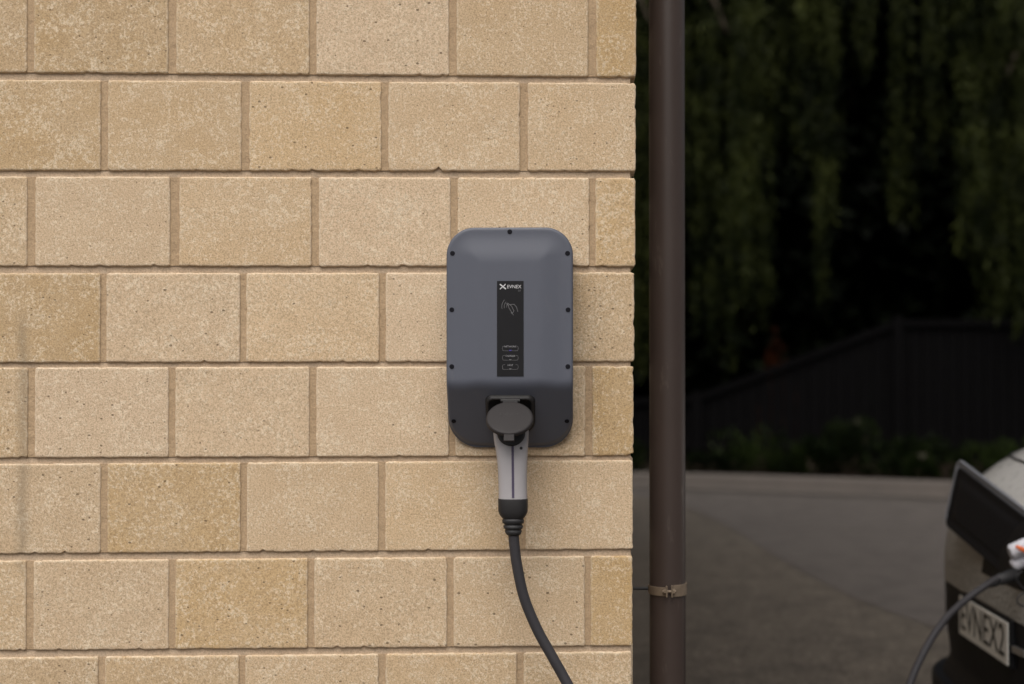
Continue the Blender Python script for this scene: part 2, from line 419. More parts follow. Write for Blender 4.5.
while row_z[7][0] - k * CP > -.1:
    zb = row_z[7][0] - k * CP; far_row(zb, zb + BH, k % 2 == 0); k += 1
BK.build('block_wall', bld)
mb = MB(); mb.box((XW, .0058, -.2), (XC - .008, 7.99, EAVE)); nq = len(mb.f); mb.add(JV.v, JV.f); mo = mb.build('mortar', M_mortar, bld)
mo.data.materials.append(M_mortar2)
for p in mo.data.polygons[nq:]: p.material_index = 1
mb = MB(); mb.box((XW - .3, -.25, EAVE), (XC + .12, 8.3, EAVE + .14))
mb.add([(XW - .3, -.25, EAVE + .141), (XC + .12, -.25, EAVE + .141), (XC + .12, 8.3, EAVE + .141), (XW - .3, 8.3, EAVE + .141), (XW + 2, 4, EAVE + 1.3), (XC - 2, 4, EAVE + 1.3)],
       [(0, 1, 5, 4), (1, 2, 5), (2, 3, 4, 5), (3, 0, 4)])
mb.build('roof', M_roof, bld)
mb = MB(); mb.box((XC + .122, -.25, EAVE + .02), (XC + .24, 8.3, EAVE + .13)); mb.build('gutter', M_gutter, bld, bevel=.01)

# ------------------------------------------------------------------ downpipe
PY = .30
pL = at(649.5, 590, PY); pR = at(685.5, 590, PY); PX = (pL.x + pR.x) / 2; PR = (pR.x - pL.x) / 2
pipe = empty('downpipe', (PX, PY, 0), label='round brown downpipe standing beside the brick corner, held by a metal clip', cat='downpipe')
mb = MB(); n = 40
pts = [(PX, PY, z) for z in [0.03 + i * (EAVE - .35) / 30 for i in range(31)]]
pts += [(PX + .01, PY, EAVE - .25), (XC + .17, PY, EAVE - .10), (XC + .18, PY, EAVE + .03)]
mb.tube(pts, PR, n); mb.build('pipe', M_pipe, pipe, smooth=True)
def clip(zc):
    mb = MB(); h = .0115
    def band(a0, a1, r0, r1, z0, z1, n=28):
        rings = []
        for k in range(n + 1):
            t = a0 + (a1 - a0) * k / n
            rings.append([Vector((PX + r * math.cos(t), PY + r * math.sin(t), zc + z)) for (r, z) in ((r0, z0), (r1, z0), (r1, z1), (r0, z1))])
        mb.loft(rings)
    band(R(-78), R(150), PR + .0004, PR + .0032, -h, h)          # front-right half and round the back
    band(R(150), R(262), PR + .0004, PR + .0026, -h * .9, h * .6) # narrower left half
    mb.box((PX - .0065, PY - PR - .012, zc - h * .95), (PX - .0035, PY - PR + .001, zc + h * .9))
    mb.box((PX + .004, PY - PR - .011, zc - h), (PX + .007, PY - PR + .001, zc + h))
    b = mb.build('clip_band', M_clip, pipe, bevel=.0006)
    m2 = MB(); m2.cyl((PX - .013, PY - PR - .007, zc), (1, 0, 0), .0028, .026, 10); m2.cyl((PX + .007, PY - PR - .007, zc), (1, 0, 0), .0052, .004, 6)
    m2.cyl((PX - .0105, PY - PR - .007, zc), (1, 0, 0), .005, .004, 6)
    m2.build('bolt', M_clip, b)
    m3 = MB(); m3.tube([(XC - .01, PY + .0, zc - .001), (PX - PR - .001, PY, zc - .001)], .0032, 10); m3.cyl((XC, PY, zc), (1, 0, 0), .016, .003, 16)
    m3.build('standoff_rod', M_black, b)
zc1 = at(667, 591, PY - PR).z
clip(zc1); clip(zc1 + 1.9); clip(zc1 + 3.2)

# ------------------------------------------------------------------ EV charger
c0 = at(510, 337.6, -.07); CX, CZ = c0.x, c0.z
W, H = .2206, .3835
chg = empty('wall_charger', (CX, 0, CZ - H / 2), label='slate-grey electric car charger mounted on the tan brick wall', cat='charger')
RC = .049
def sdf(x, z):
    r = RC if z > 0 else .054
    qx = abs(x) - W / 2 + r; qz = abs(z) - H / 2 + r
    return -(math.hypot(max(qx, 0), max(qz, 0)) + min(max(qx, qz), 0) - r)
def ss(a, b, x):
    t = min(1, max(0, (x - a) / (b - a))); return t * t * (3 - 2 * t)
ZCR = at(510, 383, -.095).z - CZ
D1 = .096; SL = .75
def depth(x, z):
    s = sdf(x, z)
    top = ss(.010, .062, s)
    d = .090 + .006 * top
    zc = ZCR + .009 * (abs(x) / (W / 2)) ** 2.5
    L = D1 - (zc - z) * SL + .002
    k = .007
    h = max(k - abs(d - L), 0) / k; d = min(d, L) - h * h * k * .25
    e = min(1, max(0, s / .0045)); d -= .0045 * (1 - math.sqrt(max(0, 1 - (1 - e) ** 2)))
    return max(d, .006)
def outline(N=50):
    pts = []
    for (sx, sz, a0) in ((1, 1, 0), (-1, 1, 90), (-1, -1, 180), (1, -1, 270)):
        r = RC if sz > 0 else .054
        for k in range(17):
            a = R(a0 + 90 * k / 16); pts.append((sx * (W/2 - r) + r * math.cos(a), sz * (H/2 - r) + r * math.sin(a)))
    out = []
    for i in range(len(pts)):
        a, b = pts[i], pts[(i + 1) % len(pts)]; L = math.hypot(b[0]-a[0], b[1]-a[1]); m = max(1, int(L / .006))
        for q in range(m):
            x_, z_ = a[0] + (b[0]-a[0]) * q / m, a[1] + (b[1]-a[1]) * q / m
            lo = ss(.10, .19, -z_); out.append((x_ * (1 + .012 * lo), z_ - .0045 * lo))
    return out
O = outline()
ts = [1, .996, .990, .982, .97, .955] + [.94 - .94 * i / 46 for i in range(46)]
mb = MB(); rings = [[(CX + x, 0.001, CZ + z) for x, z in O]]
for t in ts: rings.append([(CX + x * t, -depth(x * t, z * t), CZ + z * t) for x, z in O])
mb.loft(rings, cap=False); nO = len(O)
mb.v.append((CX, -depth(0, 0), CZ)); ci = len(mb.v) - 1; lb = (len(rings) - 1) * nO
for k_ in range(nO): mb.f.append((lb + k_, lb + (k_ + 1) % nO, ci))
case = mb.build('casing', M_case, chg, smooth=True)
case.data.materials.append(M_lower)
for p in case.data.polygons:
    c = p.center; zc = ZCR + .009 * (abs(c.x - CX) / (W / 2)) ** 2.5
    if c.z - CZ < zc - .007 and abs(c.y) > .002: p.material_index = 0
for (px, py) in ((510, 232.3), (453, 253.8), (567.5, 253.8), (452.3, 310), (568, 310), (452.3, 366.5), (567.8, 366.5), (452.3, 422), (567, 422)):
    p = at(px, py, -.078); x, z = p.x - CX, p.z - CZ; e = depth(x, z)
    mb = MB(); c = Vector((p.x, -e, p.z))
    nn = Vector((0, -1, 0)) if z > ZCR else Vector((0, -1, -SL)).normalized()
    mb.tube([c - nn * .004, c + nn * .0008], [.0042, .0042], 20)
    mb.build('screw', M_screw, chg, bevel=.0003)
# label panel
fl = D1 + .0001 
def LP(px, py, off=0): p = at(px, py, -fl); return Vector((p.x, -(depth(p.x - CX, p.z - CZ) + off), p.z))
q0 = at(497, 281, -fl); q1 = at(523.6, 376.3, -fl)
mb = MB(); nseg = 24
top = []; 
rg = []
for i in range(nseg + 1):
    z = q0.z + (q1.z - q0.z) * i / nseg
    rg.append([(q0.x, -(fl + .0008), z), (q1.x, -(fl + .0008), z), (q1.x, -(fl - .006), z), (q0.x, -(fl - .006), z)])
mb.loft(rg); lab = mb.build('label_panel', M_label, chg)
YL = -(fl + .0012)
MT = lambda px, py: Matrix.Translation(Vector((at(px, py, YL).x, YL, at(px, py, YL).z))) @ Matrix.Rotation(R(90), 4, 'X')
def stroke(mb, pts, w, y=YL, th=.0003):
    pts = [at(px, py, y) for px, py in pts]
    for a, b in zip(pts, pts[1:]):
        d = (b - a).normalized(); nrm = Vector((-d.z, 0, d.x)) * w / 2; a2 = a - d * w * .3; b2 = b + d * w * .3
        vs = [a2 + nrm, a2 - nrm, b2 - nrm, b2 + nrm]
        mb.add([v + Vector((0, -th, 0)) for v in vs] + [v + Vector((0, th, 0)) for v in vs], [(0,1,2,3),(7,6,5,4),(0,4,5,1),(1,5,6,2),(2,6,7,3),(3,7,4,0)])
mb = MB(); stroke(mb, [(500.2, 284.4), (502.8, 286.5), (505.6, 288.8)], .0021); stroke(mb, [(505.3, 284.3), (503.6, 286.2)], .0016, th=.0002); stroke(mb, [(502.4, 286.9), (500.2, 289.0)], .0016, th=.0002)
mb.build('logo_mark', M_print, lab)
text_mesh('logo_lettering', 'EVNEX', .0085, M_print, MT(514.3, 286.8), lab, .0002, width=.0245, bold=.00012)
text_mesh('model_lettering', 'R7', .0042, M_printdim, MT(519.5, 290.8), lab, .0002)
# tap-card symbol: arcs and a hand holding a card
mb = MB()
for r_ in (2.6, 5.0, 7.4):
    stroke(mb, [(509.2 - r_ * math.cos(R(a)) * 1.0, 306.5 - r_ * 1.15 * math.sin(R(a))) for a in range(-15, 62, 11)], .0007)
stroke(mb, [(507.5, 303), (511.5, 306), (514, 311), (512.3, 313.2), (509, 308), (507.5, 303)], .0008)
stroke(mb, [(510, 304.5), (514, 304.2), (516.5, 307), (517.8, 311.5)], .0008); stroke(mb, [(511, 312.5), (513.6, 315)], .0008); stroke(mb, [(508.6, 305.4), (506, 303.5)], .0008)
mb.build('card_symbol', M_printdim, lab)
for (cy, txt, wd) in ((346.6, 'NETWORK', .0205), (356.0, 'CHARGER', .0165), (365.2, 'FAULT', .0095)):
    text_mesh('indicator_lettering', txt, .0043, simple('label_print_mid', (.33, .33, .35), .5), MT(510.3, cy), lab, .0002, width=wd, bold=.0001)
    mb = MB(); y0, y1 = cy + .2, cy + 4.2
    stroke(mb, [(505, y0 - .8), (502.8, y0 - .4), (502.3, y0 + 1.7), (503, y1 - .2), (505, y1), (508.5, y1)], .0005)
    stroke(mb, [(515.6, y0 - .8), (517.8, y0 - .4), (518.3, y0 + 1.7), (517.6, y1 - .2), (515.6, y1), (512, y1)], .0005)
    mb.build('indicator_frame', M_printdim, lab)
    mb = MB(); stroke(mb, [(509.4, y1 - .4), (511.2, y1 - .4)], .0016); mb.build('indicator_light', M_blue if cy < 350 else M_printdim, lab)

# socket bezel on the sloping lower face
UP = Vector((0, -SL, 1)).normalized(); NR = Vector((0, -1, -SL)).normalized()
def on_slope(px, py):
    d = ray(px, py); # plane through crease
    p0 = Vector((CX, -D1, CZ + ZCR)); t = (p0 - CAM_LOC).dot(NR) / d.dot(NR); return CAM_LOC + d * t
cbz = on_slope(510.5, 411)
MS = Matrix.Translation(cbz) @ Matrix((( 1, 0, 0, 0), (0, NR.y, UP.y, 0), (0, NR.z, UP.z, 0), (0, 0, 0, 1))).to_4x4()
# local: x = right, y = out along normal, z = up the slope
mb = MB(); hw = .0415; hz0, hz1 = -.05, .0355
prof = []
for (sx, z_, a0, r_) in ((1, hz1, 0, .012), (-1, hz1, 90, .012), (-1, hz0, 180, .03), (1, hz0, 270, .03)):
    for k_ in range(9):
        a = R(a0 + 90 * k_ / 8); prof.append((sx * (hw - r_) + r_ * math.cos(a), (z_ - r_ if z_ > 0 else z_ + r_) + r_ * math.sin(a)))
rings = []
for (sc_, y_) in ((1.06, -.006), (1.05, .001), (1.0, .007), (.96, .009), (.90, .009), (.86, .003)):
    rings.append([MS @ Vector((x * sc_, y_, z * sc_)) for x, z in prof])
mb.loft(rings); bez = mb.build('socket_bezel', M_darkgrey, chg, smooth=True)
# socket ring behind the plug
mb = MB(); cR = MS @ Vector((0, .004, -.018)); mb.tube([cR, cR + NR * .016], [.033, .030], 32); mb.build('socket', M_black, chg, bevel=.001)
# lid: hinged at the bezel's top, resting open on the plug
hinge = on_slope(510.5, 397) + NR * .010
LT = R(49)                                       # away from vertical
LD = Vector((0, -math.sin(LT), -math.cos(LT))); LN = Vector((0, -math.cos(LT), math.sin(LT)))
LR = .0408
def lp(x, d, h): return hinge + Vector((x, 0, 0)) + LD * d + LN * h
mb = MB(); prof = []
for k_ in range(64):
    a = 2 * math.pi * k_ / 64; prof.append((LR * math.cos(a), .0045 + LR + LR * math.sin(a) * 1.0))
rings = [[lp(x, d, -.004) for x, d in prof]]
cdx = (0, .0045 + LR)
for (s_, h_) in ((1, -.001), (.985, .0015), (.95, .003), (.88, .0033), (.4, .0038)):
    rings.append([lp(x * s_, cdx[1] + (d - cdx[1]) * s_, h_) for x, d in prof])
rings.append([lp(0, cdx[1], .0040) for _ in prof])
mb.loft(rings, cap=False); 
lid = mb.build('socket_lid', M_lid, chg, smooth=True)
mb = MB(); mb.box((-.009, 0, 0), (.009, .018, .0045), Matrix.Translation(lp(0, cdx[1] + LR - .004, -.0035)) @ Matrix(((1,0,0,0),(0,LD.y,LN.y,0),(0,LD.z,LN.z,0),(0,0,0,1)))); mb.build('lid_tab', M_lid, lid, bevel=.0012)
mb = MB(); mb.tube([lp(-.017, .0005, .0), lp(.017, .0005, .0)], .0042, 16); mb.box((-.013, -.001, -.001), (.013, .010, .003), Matrix.Translation(lp(0, 0, 0)) @ Matrix(((1,0,0,0),(0,LD.y,LN.y,0),(0,LD.z,LN.z,0),(0,0,0,1)))); mb.build('lid_hinge', M_darkgrey, lid, bevel=.0008)
ML = Matrix.Translation(lp(0, cdx[1] - .006, .0038)) @ Matrix(((1, 0, 0, 0), (0, -LD.y, LN.y, 0), (0, -LD.z, LN.z, 0), (0, 0, 0, 1)))
text_mesh('lid_lettering', 'EVNEX', .011, simple('lid_emboss', (.016, .013, .014), .5), ML, lid, .0003, width=.032)

# ------------------------------------------------------------------ charging cable
cab = empty('charging_cable', (at(513, 600, -.1).x, -.1, 0), label='dark grey charging cable plugged into the wall charger and running to the white car', cat='cable')
def hp(px, py, dep): return at(px, py, -dep)
def ring(px, py, wpx, dep, thick, n=40, p=2.6):
    c = hp(px, py, dep); w = wpx * (2.56 - dep) / F / 2; out = []
    for k_ in range(n):
        a = 2 * math.pi * k_ / n; ca, sa = math.cos(a), math.sin(a)
        out.append(Vector((c.x + w * math.copysign(abs(ca) ** (2/p), ca), c.y + thick / 2 * math.copysign(abs(sa) ** (2/p), sa), c.z)))
    return out
stn = [(510.6, 418, 32, .078, .036), (510.8, 424, 35, .080, .042), (511, 432, 35.4, .084, .046), (511.2, 440, 34.6, .088, .047), (511.8, 450, 32.2, .092, .044), (512.3, 461, 30.2, .096, .041), (512.6, 475, 28.8, .099, .038), (512.8, 488, 28.4, .101, .037), (513, 498.5, 28.8, .103, .037)]
mb = MB(); mb.loft([ring(*s_) for s_ in stn])
hnd = mb.build('plug_handle', M_handle, cab, smooth=True); hnd.data.set_sharp_from_angle(angle=R(50))
mb = MB(); mb.loft([ring(*s_) for s_ in ((513, 498.3, 29.2, .103, .0378), (513, 499.2, 29.8, .103, .0385), (513, 511, 29.6, .104, .038), (513, 515, 26.5, .105, .034), (513.1, 518.6, 20.5, .106, .028), (513.1, 520, 18, .106, .024))])
mb.build('handle_collar', M_darkgrey, hnd, smooth=True)
mb = MB(); mb.loft([ring(*s_, 32, 2.2) for s_ in ((513.1, 518.5, 20.5, .106, .030), (513.1, 520, 22, .106, .031), (513.1, 523, 21.5, .106, .031), (513.1, 523.6, 18, .106, .027), (513.2, 525.2, 18, .106, .027), (513.2, 525.8, 20.2, .106, .030),
    (513.2, 528.3, 19, .106, .029), (513.3, 528.9, 16.5, .106, .025), (513.3, 530.2, 16, .106, .025), (513.3, 530.8, 17.4, .106, .027), (513.4, 533.5, 15.6, .106, .024), (513.5, 535.3, 12, .106, .020))])
mb.build('cable_boot', M_black, cab, smooth=True)
# dark plug head set in the top of the handle
def hsurf(px, py):
    for a, b in zip(stn, stn[1:]):
        if a[1] <= py <= b[1]:
            t = (py - a[1]) / (b[1] - a[1]); c = [a[i] + (b[i] - a[i]) * t for i in range(5)]
            u = min(.98, abs(px - c[0]) / (c[2] / 2)); return c[3] + c[4] / 2 * (1 - u ** 2.6) ** (1 / 2.6)
    return .12
mb = MB()
def blob(cx_, cy_, rx, ry, lift, n=32):
    rr_ = []
    for (s_, l_) in ((1, -.002), (1, lift * .6), (.93, lift), (.80, lift)):
        rr_.append([hp(cx_ + rx * s_ * math.cos(a), cy_ + ry * s_ * math.sin(a), hsurf(cx_ + rx * s_ * math.cos(a), min(498, cy_ + ry * s_ * math.sin(a))) + l_) for a in [2 * math.pi * k_ / n for k_ in range(n)]])
    mb.loft(rr_)
blob(511.2, 432.5, 14.3, 13.6, .0028); mb.build('plug_head', M_black, hnd, smooth=True)
mb = MB()
vs = []
for py in range(446, 499, 4):
    x = 512.6 + (py - 446) * .01
    for dx in (-1.2, 1.2): vs.append(hp(x + dx, py, hsurf(x, py) + .0006))
mb.add(vs, [(2*i, 2*i+1, 2*i+3, 2*i+2) for i in range(len(vs)//2 - 1)])
# thickness for the strip
back = [v + Vector((0, .004, 0)) for v in vs]; mb.add(back, [(2*i, 2*i+2, 2*i+3, 2*i+1) for i in range(len(vs)//2 - 1)])
mb.build('seam_strip', M_seam, hnd, fix=False)
mb = MB(); c = hp(521.2, 448, hsurf(521.2, 448) - .002); mb.cyl(c, (0, -1, 0), .0026, .0032, 14); mb.build('screw', M_black, hnd)
# hose
def spline(pts, n=10):
    pts = [Vector(p) for p in pts]; out = []
    P_ = [pts[0] * 2 - pts[1]] + pts + [pts[-1] * 2 - pts[-2]]
    for i in range(1, len(P_) - 2):
        for k_ in range(n):
            t = k_ / n; a, b, c, d = P_[i-1:i+3]
            out.append(.5 * ((2*b) + (c - a)*t + (2*a - 5*b + 4*c - d)*t*t + (3*b - a - 3*c + d)*t**3))
    out.append(pts[-1]); return out
PZ = 3.66
car_end = [atd(*q) for q in ((1000, 577, PZ - .01), (985, 586, PZ), (968, 598, PZ), (950, 614, PZ), (935, 633, PZ - .01), (922, 656, PZ - .03), (910, 684, PZ - .05), (900, 722, PZ - .08), (893, 770, PZ - .12))]
ground = [(.86, .80, .13), (.80, .62, .03), (.78, .35, .010), (.70, .0, .010), (.62, -.35, .010), (.55, -.5, .012), (.48, -.42, .05)]
wallend = [hp(513.5, 533, .106), hp(514.4, 545, .106), hp(517, 565, .105), hp(524, 597, .104), hp(537, 629, .104), hp(553, 658, .106), hp(567.5, 684, .11), hp(595, 735, .13), hp(622, 800, .17), hp(640, 900, .24)]
path = spline(wallend + [Vector(p) for p in reversed(ground)] + list(reversed(car_end)), 12)
mb = MB(); mb.tube(path, .0092, 16); mb.build('cable_sheath', M_hose, cab, smooth=True)
# connector at the car
mb = MB()
a_, b_ = atd(988, 584, PZ), atd(1017, 573.5, PZ)
mb.tube([a_, a_.lerp(b_, .25), a_.lerp(b_, .3), a_.lerp(b_, .5), a_.lerp(b_, .55), b_], [.0105, .014, .012, .0165, .014, .019], 20); mb.build('cable_boot', M_black, cab, smooth=True)
e0, e1 = atd(1012, 566, PZ), atd(1050, 546, PZ)
mb = MB(); mb.tube([e0, e0.lerp(e1, .06), e0.lerp(e1, .5), e1], [.014, .018, .021, .022], 8, sx=.9)
wh = mb.build('vehicle_plug', M_plugwhite, cab, smooth=True); wh['label'] = 'white car-side plug with an orange mark'
f0, f1 = atd(1009.5, 553, PZ - .01), atd(1045, 540, PZ - .01)
mb = MB(); mb.tube([f0, f0.lerp(f1, .05), f0.lerp(f1, .35), f1], [.017, .0215, .0235, .026], 7, sx=.85); mb.build('plug_hood', M_plugwhite, wh, bevel=.003)
mb = MB(); o0, o1 = atd(1016, 546.2, PZ - .045), atd(1030, 553.5, PZ - .045); mb.tube([o0, o0.lerp(o1, .3), o1], [.004, .006, .006], 12, sx=.8); mb.build('orange_mark', M_orange, wh, smooth=True)
mb = MB(); mb.tube(spline([atd(1022, 571, PZ - .02), atd(1016, 578, PZ - .02), atd(1021, 586, PZ - .02), atd(1026, 591, PZ - .02), atd(1018, 597, PZ - .02), atd(1019, 604, PZ - .02), atd(1030, 608, PZ - .02)], 8), .0022, 8)
mb.build('tether_cord', M_black, cab, smooth=True)

# ------------------------------------------------------------------ car
CY = 1.54; NX = 1.284; CL = 4.2; CW = .90
car = empty('parked_car', (NX + CL / 2, CY, 0), label='white electric car nosing into the right edge, charge flap open, plate EVNEX2', cat='car')
def interp(tab, z):
    if z <= tab[0][0]: return tab[0][1]
    for a, b in zip(tab, tab[1:]):
        if z <= b[0]:
            t = (z - a[0]) / (b[0] - a[0]); return a[1] + (b[1] - a[1]) * t
    return tab[-1][1]
FX = [(.16, .05), (.24, -.015), (.36, -.02), (.42, .015), (.55, .0), (.74, 0), (.82, .012), (.89, .04), (.94, .07), (.98, .105), (1.02, .155), (1.06, .22), (1.10, .34), (1.13, .56), (1.15, .85), (1.16, 1.05)]
HW = [(.16, .80), (.24, .86), (.5, .90), (.8, .90), (.94, .875), (1.02, .84), (1.10, .80), (1.16, .76)]
RX = [(.16, 4.12), (.3, 4.19), (.6, 4.2), (.9, 4.14), (1.16, 4.04)]
def ringc(fx, rx, hw, z, n=96, ex=4.2):
    xc = (fx + rx) / 2; a = (rx - fx) / 2; out = []
    for k_ in range(n):
        q = 2 * math.pi * k_ / n; ca, sa = math.cos(q), math.sin(q)
        out.append(Vector((NX + xc - a * math.copysign(abs(ca) ** (2/ex), ca), CY + hw * math.copysign(abs(sa) ** (2/ex), sa), z)))
    return out
def nose_x(y, z):
    fx = interp(FX, z); rx = interp(RX, z); hw = interp(HW, z); a = (rx - fx) / 2
    u = min(.985, abs(y - CY) / hw); return NX + (fx + rx) / 2 - a * (1 - u ** 4.2) ** (1 / 4.2)
def levels(tab_z): return [ringc(interp(FX, z), interp(RX, z), interp(HW, z), z, 160) for z in tab_z]
zs = [.16, .2, .24, .3, .36, .39, .42, .48, .55, .65, .74, .78, .82, .855, .89, .915, .94, .96, .98, 1.0, 1.02, 1.037, 1.05, 1.06, 1.075, 1.09, 1.10, 1.115, 1.13, 1.14, 1.15, 1.16]
mb = MB(); rr_ = levels(zs); mb.loft(rr_)
body = mb.build('body', M_white, car, smooth=True)
GF = [(1.16, 1.02), (1.3, 1.38), (1.45, 1.72), (1.53, 1.98)]; GR = [(1.16, 4.03), (1.3, 3.92), (1.45, 3.72), (1.53, 3.5)]; GH = [(1.16, .757), (1.3, .69), (1.45, .63), (1.53, .58)]
g = lambda z: ringc(interp(GF, z), interp(GR, z), interp(GH, z), z, 96, 3.6)
mb = MB(); mb.loft([g(z) for z in (1.158, 1.2, 1.3, 1.38, 1.45, 1.49)]); mb.build('windows', M_glass, car, smooth=True)
mb = MB(); mb.loft([g(1.488), g(1.51), g(1.53), ringc(2.1, 3.4, .50, 1.555, 96, 3.6), ringc(2.4, 3.1, .3, 1.565, 96, 3.6)]); mb.build('roof', M_white, car, smooth=True)
for x_ in (1.75, 2.75):
    for sgn in (-1, 1):
        mb = MB(); mb.tube([(NX + x_, CY + sgn * .775, 1.12), (NX + x_ + .05, CY + sgn * .705, 1.3), (NX + x_ + .09, CY + sgn * .63, 1.49)], .025, 8); mb.build('door_pillar', M_white, car, smooth=True)
def patch(name, y0, y1, zb, zt, off, mat, ny=40, nz=14, parent=None, th=.012):
    # panel following the nose between two height curves of y
    mb = MB(); g_ = []
    for (o_) in (off, off - th):
        for j in range(nz + 1):
            for i in range(ny + 1):
                y = y0 + (y1 - y0) * i / ny; a = zb(y); b = zt(y); z = a + (b - a) * j / nz
                mb.v.append((nose_x(y, z) - o_, y, z))
    S = (ny + 1) * (nz + 1); W_ = ny + 1
    for s_ in (0, S):
        for j in range(nz):
            for i in range(ny): mb.f.append((s_ + j*W_ + i, s_ + j*W_ + i + 1, s_ + (j+1)*W_ + i + 1, s_ + (j+1)*W_ + i))
    rim = [(i, 0) for i in range(ny)] + [(ny, j) for j in range(nz)] + [(i, nz) for i in range(ny, 0, -1)] + [(0, j) for j in range(nz, 0, -1)]
    for k_ in range(len(rim)):
        i, j = rim[k_]; i2, j2 = rim[(k_+1) % len(rim)]; mb.f.append((j*W_+i, j2*W_+i2, S + j2*W_+i2, S + j*W_+i))
    return mb.build(name, mat, parent or car, smooth=False, bevel=.002)
K = lambda c: (lambda y: c)
dy = lambda y: (y - CY)
patch('nose_panel', CY - .66, CY + .66, lambda y: .665 - .03 * (dy(y) / .66) ** 2, lambda y: .885 - .03 * (dy(y) / .66) ** 2, .006, M_nose)
patch('upper_slot', CY - .62, CY + .62, K(.615), K(.655), .005, M_blkplas)
patch('lower_grille', CY - .72, CY + .72, lambda y: .26 + .02 * dy(y) ** 2, K(.625), .004, M_blkplas)
patch('bumper_lip', CY - .80, CY + .80, K(.30), K(.375), .032, M_blkplas, th=.05)
patch('grille_bar', CY - .39, CY - .318, K(.578), K(.596), .018, M_alloy, 10, 3)
# bonnet shut line
mb = MB(); pts = [Vector((nose_x(CY + d_, 1.035 + .02 * d_) - .0005, CY + d_, 1.036 + .02 * d_)) for d_ in [-.7 + .05 * i for i in range(29)]]
mb.tube(pts, .0045, 6); mb.build('bonnet_gap', M_blkplas, body)
# port recess
patch('port_recess', 1.08, 1.50, K(.745), K(.93), .009, M_blkplas)
# plate
pn, pf = atd(1007, 645, 3.755), atd(958.5, 616, 4.205)
plx = NX - .016; yn, yf = pn.y, pf.y
zb_ = atd(1006.6, 666, 3.755).z; zt_ = zb_ + .113
mb = MB(); mb.box((plx, yn, zb_), (plx + .004, yf, zt_)); plt = mb.build('number_plate', M_plate, car, bevel=.0015)
mb = MB(); mb.box((plx + .0045, yn - .008, zb_ - .008), (plx + .03, yf + .008, zt_ + .008)); mb.build('plate_holder', M_blkplas, car, bevel=.003)
MP = Matrix.Translation((plx - .0006, (yn + yf) / 2, (zb_ + zt_) / 2)) @ Matrix(((0, 0, -1, 0), (-1, 0, 0, 0), (0, 1, 0, 0), (0, 0, 0, 1)))
text_mesh('plate_lettering', 'EVNEX2', .122, M_plateink, MP, plt, .0006, width=(yf - yn) * .90, bold=.0022)
# open charge flap
A_, B_, C_, D_ = atd(957.5, 458, 4.20), atd(943.5, 522, 4.20), atd(1012, 580, 3.80), atd(1030, 513, 3.80)
nf = ((C_ - B_).cross(A_ - B_)).normalized()
if nf.x > 0: nf = -nf
def quad(u, v): return (B_ * (1-u) + C_ * u) * (1-v) + (A_ * (1-u) + D_ * u) * v
def rq(ins, r=.09, n=8):
    out = []
    for (cu, cv, a0) in ((1, 1, 0), (0, 1, 90), (0, 0, 180), (1, 0, 270)):
        for k_ in range(n + 1):
            a = R(a0 + 90 * k_ / n); ru = r * .55; rv = r * 1.3
            u = (cu - ru * (1 if cu else -1)) + ru * math.cos(a); v = (cv - rv * (1 if cv else -1)) + rv * math.sin(a)
            out.append((.5 + (u - .5) * (1 - ins * .55), .5 + (v - .5) * (1 - ins * 1.3)))
    return out
def flap_ring(ins, h): return [quad(u, v) + nf * (h + .018 * (1 - (2*u-1)**2) * 0) for u, v in rq(ins)]
mb = MB(); mb.loft([flap_ring(.04, -.014), flap_ring(.0, -.010), flap_ring(.0, -.002), flap_ring(.012, .001), flap_ring(.05, .001), flap_ring(.065, -.004)])
flap = mb.build('charge_flap', M_rim, car, smooth=False, bevel=.001); DV = (B_ - A_) * .055 + (C_ - B_) * .02 + nf * .001
mb = MB(); mb.loft([[p_ + DV for p_ in flap_ring(*q_)] for q_ in ((.062, -.003), (.062, .0015), (.13, .0025), (.17, .0005), (.3, .0005), (.33, .003), (.5, .003))]); mb.build('flap_lining', M_blkplas, flap, bevel=.0008)
for v_ in (.35, .7):
    mb = MB(); mb.tube([quad(.98, v_) - nf * .01, quad(1.06, v_) - nf * .03], .012, 12); mb.build('flap_hinge', M_blkplas, flap)
for sgn in (-1, 1):
    ya, yb = sorted((CY + sgn * .67, CY + sgn * .86))
    h_ = patch('headlight', ya, yb, K(.56), K(.72), .008, M_lamp, 16, 8)
    ya, yb = sorted((CY + sgn * .60, CY + sgn * .85)); patch('running_light', ya, yb, K(.87), K(.90), .008, M_lamp, 16, 4)
    mb = MB(); mb.box((NX + 1.28, CY + sgn * .80 - .0, 1.08), (NX + 1.42, CY + sgn * .98, 1.20)); mb.build('wing_mirror', M_white, car, bevel=.03)
for x_ in (.80, 3.40):
    for sgn in (-1, 1):
        mb = MB(); yo = CY + sgn * .905; 
        mb.cyl((NX + x_, CY + sgn * .70, .36), (0, sgn, 0), .395, .208, 48); mb.build('wheel_arch', M_blkplas, car, bevel=.01)
        w = MB(); w.cyl((NX + x_, CY + sgn * .70, .325), (0, sgn, 0), .325, .215, 48); tw = w.build('wheel', M_tyre, car, bevel=.02)
        r_ = MB(); r_.cyl((NX + x_, CY + sgn * .90, .325), (0, sgn, 0), .06, .03, 20)
        for k_ in range(5):
            a = 2 * math.pi * k_ / 5; d = Vector((math.cos(a), 0, math.sin(a))); c = Vector((NX + x_, CY + sgn * .918, .325)); r_.tube([c, c + d * .215], [.035, .025], 8)
        pts = [Vector((NX + x_ + .215 * math.cos(2*math.pi*k_/32), CY + sgn * .915, .325 + .215 * math.sin(2*math.pi*k_/32))) for k_ in range(33)]; r_.tube(pts, .014, 8); r_.build('rim', M_alloy, tw, smooth=True)
patch('badge_strip', CY - .001, CY + .001, K(.30), K(.301), -.02, M_blkplas, 1, 1) if False else None
